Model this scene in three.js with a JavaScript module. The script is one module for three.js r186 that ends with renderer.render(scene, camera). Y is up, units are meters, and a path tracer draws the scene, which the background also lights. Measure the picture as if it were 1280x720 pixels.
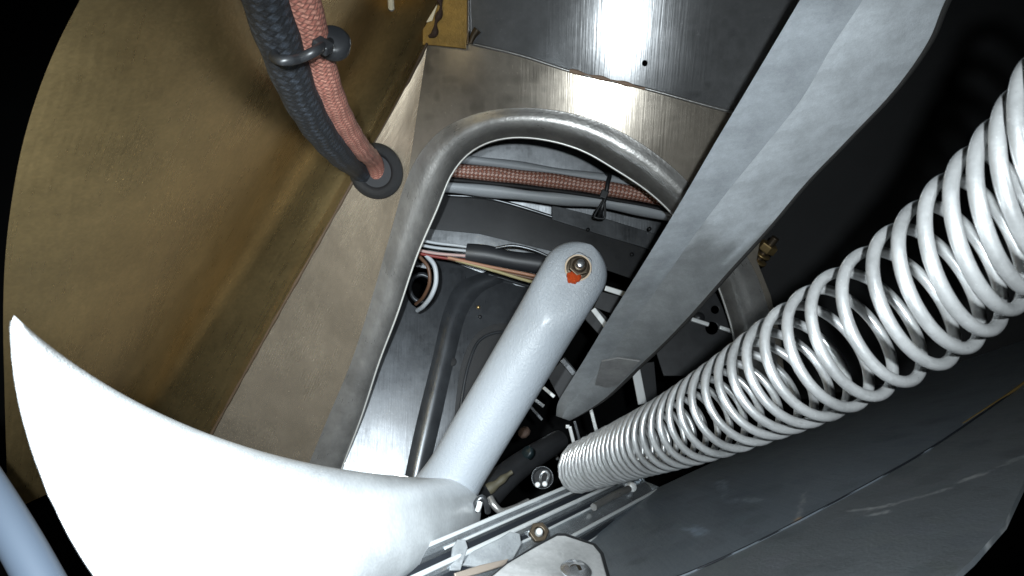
import * as THREE from 'three';
import { mergeGeometries, toCreasedNormals } from 'three/addons/utils/BufferGeometryUtils.js';
import { RoundedBoxGeometry } from 'three/addons/geometries/RoundedBoxGeometry.js';
import { Brush, Evaluator, SUBTRACTION } from 'three-bvh-csg';

// ------------------------------------------------------------------ camera, light, exposure
const scene = new THREE.Scene();
scene.background = new THREE.Color(0, 0, 0);
const FOV = 50, F = 360 / Math.tan(FOV / 2 * Math.PI / 180);
const camera = new THREE.PerspectiveCamera(FOV, 1280 / 720, 0.004, 10);
camera.position.set(0, 0, 0);
camera.lookAt(0, 0, -1);
camera.focus = 0.25; camera.userData.fStop = 90;
camera.updateMatrixWorld(true);
const renderer = new THREE.WebGLRenderer({ antialias: true });
renderer.toneMapping = THREE.LinearToneMapping;
renderer.toneMappingExposure = 1;
renderer.shadowMap.enabled = true;
// unseen LEDs of the inspection probe beside its lens; the first brightens the tube
for (const [x, y, z, power, cone, at] of [[-0.012, 0.009, 0.003, 0.7, 0.66, [-0.1, -0.048, -0.2]], [0.008, 0.007, 0.012, 0.155, 1.02, [0.01, -0.005, -0.2]]]) {
  const unseenLed = new THREE.SpotLight(new THREE.Color(0.86, 0.95, 1.0), power, 0, cone, 1, 2);
  unseenLed.position.set(x, y, z);
  unseenLed.target.position.set(...at);
  unseenLed.castShadow = true;
  unseenLed.shadow.radius = 0.09;
  unseenLed.shadow.camera.near = 0.004;
  unseenLed.shadow.camera.far = 2;
  unseenLed.shadow.mapSize.set(2048, 2048);
  scene.add(unseenLed, unseenLed.target);
}

// ------------------------------------------------------------------ helpers
const V = (x, y, z) => new THREE.Vector3(x, y, z);
const mm = 0.001;
const P = (x, y, z) => V((x - 640) / F * z * mm, (360 - y) / F * z * mm, -z * mm);   // a sight line at a given distance in mm
let seed = 7;
const rnd = () => { seed = (seed * 1664525 + 1013904223) >>> 0; return seed / 4294967296; };
const used = {};
function numbered(n) { const k = used[n] = (used[n] ?? -1) + 1; return k ? `${n}_${String(k).padStart(3, '0')}` : n; }
function thing(name, label, category, group) {
  const o = new THREE.Group(); o.name = numbered(name); o.userData = { label, category };
  if (group) o.userData.group = group;
  scene.add(o); return o;
}
function mesh(name, geo, mat, parent, label) {
  const m = new THREE.Mesh(geo, mat); m.name = parent === scene ? numbered(name) : name;
  m.castShadow = m.receiveShadow = true;
  if (label) m.userData.label = label;
  parent.add(m); return m;
}
function settle(o) {   // puts a thing's origin at its own base
  const b = new THREE.Box3().setFromObject(o), c = b.getCenter(V(0, 0, 0)); c.y = b.min.y;
  o.position.copy(c); for (const k of o.children) k.position.sub(c);
  return o;
}
// rings of points -> smooth surface, uv in metres
function loft(rings, { closed = true, caps = false, flip = false } = {}) {
  const n = rings[0].length, m = closed ? n + 1 : n, pos = [], uv = [], idx = [];
  let v = 0;
  rings.forEach((r, i) => {
    if (i) v += r[0].distanceTo(rings[i - 1][0]) * 0.5 + r[n >> 1].distanceTo(rings[i - 1][n >> 1]) * 0.5;
    let u = 0;
    for (let j = 0; j < m; j++) {
      const p = r[j % n]; if (j) u += p.distanceTo(r[(j - 1) % n]);
      pos.push(p.x, p.y, p.z); uv.push(u, v);
    }
  });
  for (let i = 0; i + 1 < rings.length; i++) for (let j = 0; j + 1 < m; j++) {
    const a = i * m + j, b = a + 1, c = a + m, d = c + 1;
    flip ? idx.push(a, b, c, b, d, c) : idx.push(a, c, b, b, c, d);
  }
  const g = new THREE.BufferGeometry();
  g.setAttribute('position', new THREE.Float32BufferAttribute(pos, 3));
  g.setAttribute('uv', new THREE.Float32BufferAttribute(uv, 2));
  g.setIndex(idx); g.computeVertexNormals();
  if (closed) {   // one normal across the seam
    const q = g.attributes.normal;
    for (let i = 0; i < rings.length; i++) {
      const a = i * m, b = a + n, s = V(q.getX(a) + q.getX(b), q.getY(a) + q.getY(b), q.getZ(a) + q.getZ(b)).normalize();
      q.setXYZ(a, s.x, s.y, s.z); q.setXYZ(b, s.x, s.y, s.z);
    }
  }
  if (!caps) return g;
  const parts = [g.toNonIndexed()];
  for (const [r, s] of [[rings[0], 1], [rings[rings.length - 1], -1]]) {
    const c = r.reduce((a, p) => a.add(p), V(0, 0, 0)).divideScalar(n), q = [], w = [];
    for (let j = 0; j < n; j++) {
      const a = r[j], b = r[(j + 1) % n];
      for (const p of s * (flip ? -1 : 1) > 0 ? [c, a, b] : [c, b, a]) { q.push(p.x, p.y, p.z); w.push(p.x, p.y); }
    }
    const k = new THREE.BufferGeometry();
    k.setAttribute('position', new THREE.Float32BufferAttribute(q, 3));
    k.setAttribute('uv', new THREE.Float32BufferAttribute(w, 2));
    k.computeVertexNormals(); parts.push(k);
  }
  return mergeGeometries(parts);
}
function frames(pts, n) {   // a smooth spine and a frame that does not twist along it
  const c = new THREE.CatmullRomCurve3(pts, false, 'centripetal'), out = [];
  let e = null;
  for (let i = 0; i <= n; i++) {
    const t = i / n, p = c.getPointAt(t), d = c.getTangentAt(t);
    if (!e) e = Math.abs(d.z) < 0.9 ? V(0, 0, 1) : V(0, 1, 0);
    e = e.clone().sub(d.clone().multiplyScalar(e.dot(d))).normalize();
    out.push({ t, p, d, e, f: d.clone().cross(e) });
  }
  return out;
}
function tube(pts, r, { n = 60, k = 14, caps = true } = {}) {   // r in mm, number or function of 0..1
  const rad = typeof r === 'function' ? r : () => r;
  return loft(frames(pts, n).map(({ t, p, e, f }) => Array.from({ length: k }, (_, j) => {
    const a = j / k * 2 * Math.PI, q = rad(t, a) * mm;
    return p.clone().addScaledVector(e, Math.cos(a) * q).addScaledVector(f, Math.sin(a) * q);
  })), { caps });
}
class Plane {   // a plane in the place, met by sight lines; n faces the probe
  constructor(n, p) { this.n = n.clone().normalize(); if (this.n.dot(p) > 0) this.n.negate(); this.o = p.clone(); this.d = this.n.dot(p);
    this.u = V(1, 0, 0).sub(this.n.clone().multiplyScalar(this.n.x)).normalize(); this.v = this.n.clone().cross(this.u); }
  static through(a, b, c) { return new Plane(b.clone().sub(a).cross(c.clone().sub(a)), a); }
  at(x, y, lift = 0) { const d = P(x, y, 1000); return d.multiplyScalar((this.d + lift * mm) / this.n.dot(d)); }
  to(p) { const q = p.clone().sub(this.o); return new THREE.Vector2(q.dot(this.u), q.dot(this.v)); }
  shape(px) { return new THREE.Shape(px.map(([x, y]) => this.to(this.at(x, y)))); }
  matrix(lift = 0) { return new THREE.Matrix4().makeBasis(this.u, this.v, this.n).setPosition(this.o.clone().addScaledVector(this.n, lift * mm)); }
}
function plate(px, plane, thick, { holes = [], bevel = 0.3, lift = 0, smooth = 0 } = {}) {   // front face lies in the plane, body behind it
  const lp = lift ? new Plane(plane.n, plane.o.clone().addScaledVector(plane.n, lift * mm)) : plane;
  const s = lp.shape(px); for (const h of holes) s.holes.push(lp.shape(h));
  const b = Math.min(bevel, thick / 2.2);
  const g = new THREE.ExtrudeGeometry(s, { depth: (thick - 2 * b) * mm, bevelEnabled: b > 0, bevelThickness: b * mm, bevelSize: b * mm, bevelOffset: -b * mm, bevelSegments: 2, curveSegments: 8 });
  g.translate(0, 0, -(thick - b) * mm); g.applyMatrix4(lp.matrix());
  return toCreasedNormals(g, 0.3);
}
function along(px, n) {   // resample a polyline of numbers smoothly
  const c = new THREE.CatmullRomCurve3(px.map(([x, y]) => V(x, y, 0)), false, 'centripetal');
  return c.getSpacedPoints(n).map((p) => [p.x, p.y]);
}
function orient(g, at, axis, spin = 0) {   // local +y becomes axis
  g.rotateY(spin); g.applyQuaternion(new THREE.Quaternion().setFromUnitVectors(V(0, 1, 0), axis.clone().normalize()));
  return g.translate(at.x, at.y, at.z);
}
function bar(a, b, w, h, out) {   // a bevelled flat bar from a to b; w across, h along out (mm)
  const d = b.clone().sub(a), L = d.length(); d.normalize();
  const o = out.clone().sub(d.clone().multiplyScalar(out.dot(d))).normalize(), s = o.clone().cross(d);
  const g = new RoundedBoxGeometry(L, w * mm, h * mm, 2, Math.min(w, h) * 0.25 * mm);
  g.applyMatrix4(new THREE.Matrix4().makeBasis(d, s, o).setPosition(a.clone().add(b).multiplyScalar(0.5)));
  return g;
}
const lathe = (rows, k = 32) => new THREE.LatheGeometry(rows.map(([r, y]) => new THREE.Vector2(r * mm, y * mm)), k);
function hexNut(af, h, bore) {
  const s = new THREE.Shape(Array.from({ length: 6 }, (_, i) => new THREE.Vector2(Math.cos(i * Math.PI / 3) * af / 1.732 * mm, Math.sin(i * Math.PI / 3) * af / 1.732 * mm)));
  s.holes.push(new THREE.Path().absarc(0, 0, bore * mm, 0, Math.PI * 2, true));
  const g = new THREE.ExtrudeGeometry(s, { depth: h * 0.7 * mm, bevelEnabled: true, bevelThickness: h * 0.15 * mm, bevelSize: af * 0.05 * mm, bevelOffset: -af * 0.05 * mm, bevelSegments: 2, curveSegments: 20 });
  g.translate(0, 0, h * 0.15 * mm); g.rotateX(-Math.PI / 2);
  return toCreasedNormals(g, 0.5);
}
const toCam = (p) => p.clone().negate().normalize();

// ------------------------------------------------------------------ textures and materials
function noiseGrid(n, cells, s) {   // tiling value noise
  const g = []; let q = s; const r = () => { q = (q * 1664525 + 1013904223) >>> 0; return q / 4294967296; };
  for (let i = 0; i < cells[0] * cells[1]; i++) g.push(r());
  const sm = (t) => t * t * (3 - 2 * t);
  return (u, v) => {
    const x = u * cells[0], y = v * cells[1], i = Math.floor(x), j = Math.floor(y), a = sm(x - i), b = sm(y - j);
    const at = (p, w) => g[((w % cells[1]) + cells[1]) % cells[1] * cells[0] + ((p % cells[0]) + cells[0]) % cells[0]];
    return (at(i, j) * (1 - a) + at(i + 1, j) * a) * (1 - b) + (at(i, j + 1) * (1 - a) + at(i + 1, j + 1) * a) * b;
  };
}
function tex(n, fn, srgb, repeat = 1) {
  const d = new Uint8Array(n * n * 4);
  for (let y = 0; y < n; y++) for (let x = 0; x < n; x++) {
    const c = fn(x / n, y / n), o = (y * n + x) * 4, a = Array.isArray(c) ? c : [c, c, c];
    for (let k = 0; k < 3; k++) d[o + k] = Math.max(0, Math.min(255, a[k] * 255));
    d[o + 3] = 255;
  }
  const t = new THREE.DataTexture(d, n, n);
  t.wrapS = t.wrapT = THREE.RepeatWrapping; t.magFilter = THREE.LinearFilter; t.minFilter = THREE.LinearMipmapLinearFilter; t.generateMipmaps = true;
  if (srgb) t.colorSpace = THREE.SRGBColorSpace;
  t.repeat.set(repeat, repeat); t.needsUpdate = true; return t;
}
const N = [[5, 5], [11, 11], [27, 27], [64, 64], [150, 150]].map((c, i) => noiseGrid(0, c, 31 + i * 17));
const fbm = (u, v) => N[0](u, v) * 0.38 + N[1](u, v) * 0.26 + N[2](u, v) * 0.18 + N[3](u, v) * 0.11 + N[4](u, v) * 0.07;
const streak = noiseGrid(0, [160, 6], 5), streak2 = noiseGrid(0, [70, 3], 9);
const rep = (t, a, b = a) => { const c = t.clone(); c.repeat.set(a, b); c.needsUpdate = true; return c; };
const tBlotch = tex(512, (u, v) => 0.9 + 0.22 * (fbm(u, v) - 0.5) + 0.06 * (N[4](v, u) - 0.5), true);
const tRough = tex(512, (u, v) => 0.8 + 0.35 * (fbm(v, u) - 0.5) + 0.14 * (streak(u, v) - 0.5), false);
const tGrain = tex(512, (u, v) => N[3](u, v) * 0.4 + N[4](u, v) * 0.6, false);
const tBrush = tex(512, (u, v) => streak(u, v) * 0.5 + streak2(u, v) * 0.2 + N[3](u, v) * 0.15 + N[1](u, v) * 0.15, false);
const tDirt = tex(1024, (u, v) => {   // faint scuffs and stains on worn metal
  const a = fbm(u, v), s = N[4](u, v) > 0.93 && N[1](u, v) > 0.6 ? 0.1 : 0, st = N[0](v + 0.3, u) * N[2](u, v);
  const k = 0.86 + 0.34 * (a - 0.5) - Math.max(0, st - 0.5) * 0.35 + s;
  return [k, k * 0.995, k * 0.985];
}, true);
const tBraid = (A, B, nu, nv, speck) => tex(256, (u, v) => {   // a woven sleeve, over and under
  const a = (u * nu + v * nv) % 1, b = (u * nu - v * nv + 9) % 1, over = (Math.floor(u * nu + v * nv) + Math.floor(u * nu - v * nv + 9)) % 2;
  const h = over ? Math.sin(a * Math.PI) : Math.sin(b * Math.PI), w = over ? A : B, k = 0.55 + 0.45 * h + (rnd() - 0.5) * 0.12, s = rnd() < speck ? 0.4 : 0;
  return [w[0] * k + s, w[1] * k + s, w[2] * k + s];
}, true);
const tBraidBump = tex(256, (u, v) => { const a = (u * 6 + v * 6) % 1, b = (u * 6 - v * 6 + 9) % 1, o = (Math.floor(u * 6 + v * 6) + Math.floor(u * 6 - v * 6 + 9)) % 2; return Math.sin((o ? a : b) * Math.PI); }, false);

const lin = (r, g, b) => new THREE.Color().setRGB(r, g, b);
const mat = (c, roughness, metalness = 0, more = {}) => new THREE.MeshPhysicalMaterial({ color: lin(...c), roughness, metalness, side: THREE.DoubleSide, ...more });
const M = {
  sheet: mat([0.4, 0.355, 0.3], 0.26, 0.55, { map: rep(tDirt, 9), roughnessMap: rep(tRough, 14), bumpMap: rep(tBrush, 18, 18), bumpScale: 0.000012, anisotropy: 0.5, anisotropyRotation: Math.PI / 2 }),  // warm tint put in for light reflected off the gold panel
  dullSheet: mat([0.27, 0.275, 0.285], 0.21, 0.5, { map: rep(tDirt, 9), roughnessMap: rep(tRough, 14), bumpMap: rep(tBrush, 18), bumpScale: 0.000012, anisotropy: 0.5, anisotropyRotation: Math.PI / 2 }),
  rim: mat([0.42, 0.41, 0.4], 0.4, 0.7, { map: rep(tDirt, 14), roughnessMap: rep(tRough, 25), bumpMap: rep(tGrain, 12), bumpScale: 0.00005 }),
  edge: mat([0.8, 0.79, 0.75], 0.4, 0.6),
  gold: mat([0.64, 0.46, 0.21], 0.37, 0.95, { map: rep(tBlotch, 7), roughnessMap: rep(tRough, 9), bumpMap: rep(tGrain, 9), bumpScale: 0.00003 }),
  goldReflectSheet: mat([0.64, 0.53, 0.4], 0.32, 0.8, { map: rep(tBlotch, 9), roughnessMap: rep(tRough, 14), bumpMap: rep(tBrush, 18), bumpScale: 0.00001 }),  // tan put in for the gold panel reflecting in the flange
  goldPaint: mat([0.36, 0.22, 0.05], 0.5, 0.4, { map: rep(tDirt, 40), bumpMap: rep(tGrain, 20), bumpScale: 0.0001 }),
  paint: mat([0.27, 0.292, 0.318], 0.62, 0, { roughnessMap: rep(tRough, 20), bumpMap: rep(tGrain, 22), bumpScale: 0.00016, clearcoat: 0.04, clearcoatRoughness: 0.15 }),
  litPaint: mat([0.76, 0.79, 0.81], 0.45, 0, { map: rep(tBlotch, 9), roughnessMap: rep(tRough, 20), bumpMap: rep(tGrain, 28), bumpScale: 0.00004, clearcoat: 0.25, clearcoatRoughness: 0.25 }),  // paler copy of the arm paint, stands in for glare on the tube
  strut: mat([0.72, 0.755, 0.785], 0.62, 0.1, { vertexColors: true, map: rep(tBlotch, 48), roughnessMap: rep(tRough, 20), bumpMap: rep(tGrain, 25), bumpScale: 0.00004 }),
  strutShaded: mat([0.46, 0.49, 0.52], 0.6, 0.2, { vertexColors: true, map: rep(tBlotch, 48), bumpMap: rep(tGrain, 25), bumpScale: 0.00004 }),  // darker copy of the strut colour, shade put in for the left face
  strutBare: mat([0.44, 0.44, 0.445], 0.55, 0.35, { map: rep(tDirt, 24), roughnessMap: rep(tRough, 30), bumpMap: rep(tGrain, 25), bumpScale: 0.00004 }),
  strutLug: mat([0.49, 0.505, 0.52], 0.6, 0.15, { map: rep(tBlotch, 34), bumpMap: rep(tGrain, 25), bumpScale: 0.00004 }),
  darkEdge: mat([0.035, 0.032, 0.03], 0.95, 0, { bumpMap: rep(tGrain, 60), bumpScale: 0.0003 }),  // near-black, for the strip along the strut edge
  spring: mat([0.66, 0.67, 0.68], 0.42, 0.62, { map: rep(tDirt, 30), roughnessMap: rep(tRough, 40), bumpMap: rep(tGrain, 40), bumpScale: 0.00002 }),
  dark: mat([0.03, 0.031, 0.034], 0.55, 0.3, { map: rep(tDirt, 14), roughnessMap: rep(tRough, 20) }),
  darker: mat([0.008, 0.008, 0.009], 0.8, 0, { map: rep(tDirt, 8) }),
  grey: mat([0.2, 0.21, 0.225], 0.45, 0.88, { map: rep(tDirt, 18), roughnessMap: rep(tRough, 20), bumpMap: rep(tBrush, 30), bumpScale: 0.00003 }),
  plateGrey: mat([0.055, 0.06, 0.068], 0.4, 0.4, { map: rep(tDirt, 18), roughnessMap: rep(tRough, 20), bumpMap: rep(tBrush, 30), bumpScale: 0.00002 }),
  ridge: mat([0.62, 0.64, 0.64], 0.4, 0.35),
  clip: mat([0.5, 0.53, 0.56], 0.4, 0.45, { map: rep(tDirt, 40), roughnessMap: rep(tRough, 60) }),
  groove_shade: mat([0.012, 0.014, 0.018], 0.5),
  rail: mat([0.5, 0.54, 0.58], 0.3, 0.75, { map: rep(tDirt, 30), roughnessMap: rep(tRough, 40), bumpMap: rep(tBrush, 30), bumpScale: 0.00003 }),
  steel: mat([0.55, 0.56, 0.57], 0.32, 0.9, { roughnessMap: rep(tRough, 60) }),
  bright: mat([0.82, 0.83, 0.82], 0.35, 0.3),
  brass: mat([0.62, 0.44, 0.2], 0.35, 0.85, { map: rep(tDirt, 50) }),
  bronze: mat([0.13, 0.1, 0.07], 0.4, 0.75, { map: rep(tDirt, 60) }),
  cream: mat([0.7, 0.62, 0.45], 0.6, 0),
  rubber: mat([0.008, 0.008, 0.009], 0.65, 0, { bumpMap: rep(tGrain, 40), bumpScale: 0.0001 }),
  nylon: mat([0.02, 0.021, 0.023], 0.4),
  sleeve: mat([0.02, 0.021, 0.024], 0.5),
  blackBraid: mat([1, 1, 1], 0.7, 0, { map: rep(tBraid([0.17, 0.19, 0.22], [0.09, 0.1, 0.12], 4, 4, 0.012), 75, 75), bumpMap: rep(tBraidBump, 75), bumpScale: 0.00015 }),
  salmon: mat([1, 1, 1], 0.65, 0, { map: rep(tBraid([0.82, 0.57, 0.5], [0.74, 0.48, 0.42], 4, 4, 0.01), 110, 110), bumpMap: rep(tBraidBump, 110), bumpScale: 0.00008 }),
  copper: mat([1, 1, 1], 0.6, 0, { map: rep(tBraid([0.86, 0.7, 0.64], [0.62, 0.38, 0.3], 4, 4, 0.02), 110, 110), bumpMap: rep(tBraidBump, 60), bumpScale: 0.0002 }),
  white: mat([0.36, 0.38, 0.4], 0.5), pink: mat([0.38, 0.26, 0.24], 0.55), red: mat([0.16, 0.02, 0.015], 0.5), brown: mat([0.09, 0.045, 0.025], 0.55),
  yellow: mat([0.28, 0.24, 0.12], 0.6), orangeWire: mat([0.3, 0.15, 0.09], 0.55),
  seal: mat([0.75, 0.09, 0.012], 0.55, 0, { bumpMap: rep(tGrain, 80), bumpScale: 0.0003 }),
  ochre: mat([0.2, 0.13, 0.04], 0.6), rust: mat([0.035, 0.018, 0.011], 0.8),
};

// ------------------------------------------------------------------ the setting: dark bay around the parts
const structure = (name, geo, m) => { const o = mesh(name, geo, m, scene); o.userData.kind = 'structure'; return o; };
structure('back_wall', new RoundedBoxGeometry(2.4, 1.6, 0.02, 1, 0.002).translate(0, 0, -0.95), M.darker);

const web = new Plane(V(-0.13, -0.31, 1), P(720, 345, 300));
// outer and inner lines of the rolled rim round the big opening
const rimOut = [[378, 600], [388, 575], [410, 522], [438, 455], [464, 375], [488, 292], [506, 230], [526, 190], [556, 160], [600, 141], [650, 135], [705, 140], [757, 156], [805, 182], [846, 214], [878, 248], [908, 285], [936, 325], [955, 368], [968, 420], [974, 480]];
const rimIn = [[421, 602], [430, 578], [452, 520], [474, 452], [496, 394], [521, 320], [546, 262], [565, 217], [586, 192], [611, 178], [642, 172], [682, 175], [727, 188], [771, 213], [811, 240], [839, 266], [868, 302], [890, 340], [905, 378], [917, 420], [924, 480]];
const dish = (t) => 9 * Math.max(0, 1 - t), cornerPx = [[235, 596], [262, 546], [305, 469], [350, 389], [400, 301], [450, 212], [500, 123], [534, 56]];   // how far the flange is bent forward along the corner
const ro = along(rimOut, 90), ri = along(rimIn, 90);
{
  const t = thing('web_panel', 'bare grey metal web panel with a big arched opening behind the white arm', 'panel');
  const top = [[534, 56], [560, 52], [590, 55], [660, 72], [720, 90], [800, 109], [880, 130], [960, 150], [985, 200], [955, 275], [946, 325], [963, 368], [976, 420], [982, 481]];
  // the flat sheet over the arch ends at the rim; a side flange, slightly dished, runs down beside it to the corner
  const k0 = 33, arch = ro.slice(k0).reverse();
  mesh('sheet', plate(top.concat(arch), web, 1.2, { bevel: 0.2 }), M.sheet, t);
  const ca = along(cornerPx, 60), cb = along([[378, 600]].concat(ro.slice(2, k0 + 1).filter((_, i) => i % 3 === 0), [ro[k0]]), 60);
  mesh('side_flange', loft(ca.map(([x, y], i) => Array.from({ length: 17 }, (_, j) => { const q = j / 16; return web.at(cb[i][0] + (x - cb[i][0]) * q, cb[i][1] + (y - cb[i][1]) * q, dish(i / 60) * q * q); })), { closed: false }), M.goldReflectSheet, t);
  const prof = [[0, 0], [0.06, 0.12], [0.14, 0.4], [0.24, 0.75], [0.35, 1], [0.46, 0.9], [0.58, 0.35], [0.7, -0.7], [0.81, -2.1], [0.91, -3.9], [1, -6.4]];
  mesh('rolled_rim', loft(ro.map(([x, y], i) => prof.map(([s, h]) => web.at(x + (ri[i][0] - x) * s, y + (ri[i][1] - y) * s, h))), { closed: false }), M.rim, t);
  mesh('rim_edge', tube(ri.map(([x, y]) => web.at(x, y, -6.4)), 0.55, { n: 120, k: 8 }), M.edge, t);
}
{
  const up = new Plane(V(-0.16, -0.4, 1), web.at(740, 92, 1.3));
  const t = thing('bulkhead_panel', 'dull grey upper panel lapped above the arched web panel', 'panel');
  const px = [[586, -60], [587, 54], [650, 69], [720, 90], [800, 108], [885, 131], [962, 152], [1000, 90], [1070, -60]];
  const hole = Array.from({ length: 12 }, (_, i) => [806 + 3 * Math.cos(i * Math.PI / 6), 79 - 3.4 * Math.sin(i * Math.PI / 6)]);
  mesh('sheet', plate(px, up, 1.2, { bevel: 0.25, holes: [hole] }), M.dullSheet, t);
  mesh('lip', tube([[592, 55], [650, 69], [720, 91], [800, 109], [884, 132], [958, 151]].map(([x, y]) => up.at(x, y, 0.1)), 0.7, { n: 50, k: 8 }), M.rim, t);
  mesh('sealant', tube([[712, 88], [740, 95], [772, 102], [806, 111]].map(([x, y]) => up.at(x, y, 0.7)), (s) => 0.7 + 0.4 * Math.sin(s * 19), { n: 30, k: 8 }), mat([0.3, 0.2, 0.14], 0.7), t);
}
// gold side panel: meets the web along the corner and comes forward past the left of the probe
const cA = web.at(262, 546, 8.2), cB = web.at(538, 44);
const side = Plane.through(cA, cB, P(20, 260, 118));
{
  const t = thing('side_panel', 'gold tinted metal side panel along the left of the bay', 'panel');
  const far = [], near = [];
  const corner = [[235, 596], [262, 546], [305, 468], [350, 388], [400, 300], [450, 211], [500, 122], [534, 54], [575, -28], [590, -60]];
  const left = [[10, 640], [6, 500], [4, 400], [6, 330], [12, 270], [26, 190], [46, 120], [72, 55], [104, -8], [130, -60]];  // edge curved to leave the dark round rim of the lens
  const a = along(corner, 40), b = along(left, 40), rings = [];
  for (let i = 0; i <= 40; i++) {
    const ring = [];
    for (let j = 0; j <= 40; j++) {
      const s = j / 40, p = side.at(a[i][0], a[i][1]).lerp(side.at(b[i][0], b[i][1]), s * s * 0.35 + s * 0.65);
      const dent = 0.9 * Math.exp(-(((s - 0.32 - 0.004 * i) / 0.1) ** 2)) * Math.exp(-(((i - 27) / 9) ** 2)) + 0.5 * Math.sin(i * 0.21 + s * 3) * s * (1 - s);
      p.addScaledVector(side.n, (dent - (16 + 22 * (1 - i / 40)) * (1 - Math.pow(1 - Math.min(1, s / 0.3), 2)) * (1 - s)) * mm);
      ring.push(p);
    }
    rings.push(ring);
  }
  mesh('sheet', loft(rings, { closed: false }), M.gold, t);
  mesh('sealant', tube(corner.slice(1, 8).map(([x, y]) => side.at(x, y, 1.3)), (s) => 0.75 + 0.12 * Math.sin(s * 60) + 0.1 * Math.sin(s * 131), { n: 120, k: 8 }), mat([0.05, 0.03, 0.015], 0.7), t);
}
{
  const p = new Plane(V(-0.2, -0.3, 1), web.at(555, 50, 3));
  const t = thing('corner_strap', 'chipped ochre strap in the top corner between gold panel and grey panel', 'strap');
  mesh('strap', plate([[528, -40], [528, 56], [545, 57], [582, 61], [585, 30], [585, -40]], p, 1.6), M.goldPaint, t);
  mesh('chipped_patch', plate([[526, -20], [528, 14], [533, 28], [540, 26], [546, 8], [552, -20]], p, 0.5, { lift: 0.45 }), M.cream, t);
  mesh('sealant', tube([[548, -8], [551, 12], [545, 28], [543, 42], [536, 46]].map(([x, y]) => p.at(x, y, 0.6)), (s) => 1.1 + 0.5 * Math.sin(s * 17), { n: 30, k: 8 }), M.rust, t);
  mesh('strap_fold', bar(p.at(585, -40, 0.3), p.at(585, 56, 0.3), 0.8, 1.4, p.n), M.bronze, t);
  mesh('drip', tube([[597, 37], [592, 44], [588, 54]].map(([x, y]) => p.at(x, y, 0.2)), (s) => 1.9 - 0.9 * s, { n: 12, k: 8 }), M.bronze, t, 'dark blob of sealant at the foot of the strap');
}
{
  const t = thing('hanging_pin', 'short pale pin hanging into view from the gold panel at the top', 'pin');
  const a = side.at(486, -40, 3), b = side.at(489, 10, 3);
  mesh('shank', tube([a, a.clone().lerp(b, 0.5), b], 1.1, { n: 10 }), M.cream, t);
  mesh('tip', new THREE.SphereGeometry(1.15 * mm, 14, 10).translate(b.x, b.y, b.z), M.steel, t);
  settle(t);
}
// black bulkhead to the right of the opening
{
  const p = new Plane(V(-0.25, -0.1, 1), P(1000, 260, 330));
  const o = mesh('bulkhead_wall', plate([[1060, -60], [975, 150], [960, 220], [944, 300], [948, 330], [955, 420], [1000, 500], [1420, 420], [1420, -60]], p, 2), M.darker, scene);
  o.userData.kind = 'structure';
}

// ------------------------------------------------------------------ behind the opening
const rear = new Plane(V(0, -0.1, 1), P(680, 260, 410));
{
  const t = thing('rear_panel', 'dark grey panel deep behind the cable run inside the opening', 'panel');
  mesh('sheet', plate([[470, 90], [960, 90], [960, 330], [860, 355], [760, 330], [660, 360], [500, 330]], rear, 1.5), M.grey, t);
}
{
  const t = thing('stiffener', 'dark metal stiffener with a pale lip running under the white cables', 'stiffener');
  const face = new Plane(V(0.02, 0.1, 1), P(690, 280, 385));
  mesh('web', plate([[520, 238], [600, 246], [700, 272], [800, 304], [870, 330], [880, 384], [800, 352], [700, 318], [600, 296], [500, 282]], face, 1.2), M.dark, t);
  mesh('lip', tube([[560, 244], [610, 248], [700, 274], [790, 303], [870, 332]].map(([x, y]) => face.at(x, y, 1.5)), 1.1, { n: 50, k: 8 }), M.grey, t);
  mesh('lower_flange', plate([[500, 282], [600, 292], [700, 316], [760, 334], [740, 350], [640, 322], [560, 306], [500, 302]], face, 1.2, { lift: 4 }), M.grey, t);
  mesh('upper_flange', plate([[690, 256], [760, 274], [850, 302], [848, 322], [760, 296], [690, 274]], face, 1.0, { lift: 3 }), M.grey, t);
  for (const [x, y] of [[735, 287], [812, 286], [790, 318]]) mesh('rivet', orient(lathe([[0, 0.9], [0.9, 0.7], [1.3, 0.1], [1.3, -0.4]], 14), face.at(x, y, 3.2), face.n), M.dark, t);
}
// cable run crossing the opening
const cable = (name, label, pts, r, m, o) => { const c = mesh(name, tube(pts.map((p) => P(...p)), r, o), m, scene); c.userData = { label, category: 'cable' }; return c; };
cable('white_cable', 'flattened white cable above the copper braided cable in the opening', [[520, 190, 352], [580, 199, 352], [640, 207, 352], [700, 216, 352], [770, 226, 352], [860, 242, 352]], (t, a) => 3.1 + 0.35 * Math.cos(2 * a) + 0.3 * Math.sin(t * 21), M.white, { n: 70, k: 14 });
cable('braided_cable', 'copper and white braided cable crossing the opening', [[520, 208, 346], [580, 214, 346], [640, 220, 346], [700, 227, 346], [760, 236, 346], [880, 258, 346]], (t) => 4.0 + 0.15 * Math.sin(t * 30), M.copper, { n: 90, k: 18 });
cable('flat_white_cable', 'white flat cable below the copper braided cable, caught by the black tie', [[510, 230, 346], [570, 235, 346], [630, 241, 346], [690, 248, 346], [750, 253, 346], [800, 262, 346], [880, 280, 346]], (t, a) => 3.3 + 0.5 * Math.cos(2 * a + 1) + 0.35 * Math.sin(t * 25 + 1), M.white, { n: 80, k: 14 });
cable('thin_dark_cable', 'thin black wire tucked under the copper braided cable', [[520, 221, 343], [580, 226, 343], [650, 233, 343], [740, 245, 343], [860, 268, 343]], 1.1, M.rubber, { n: 60, k: 10 });
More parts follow.
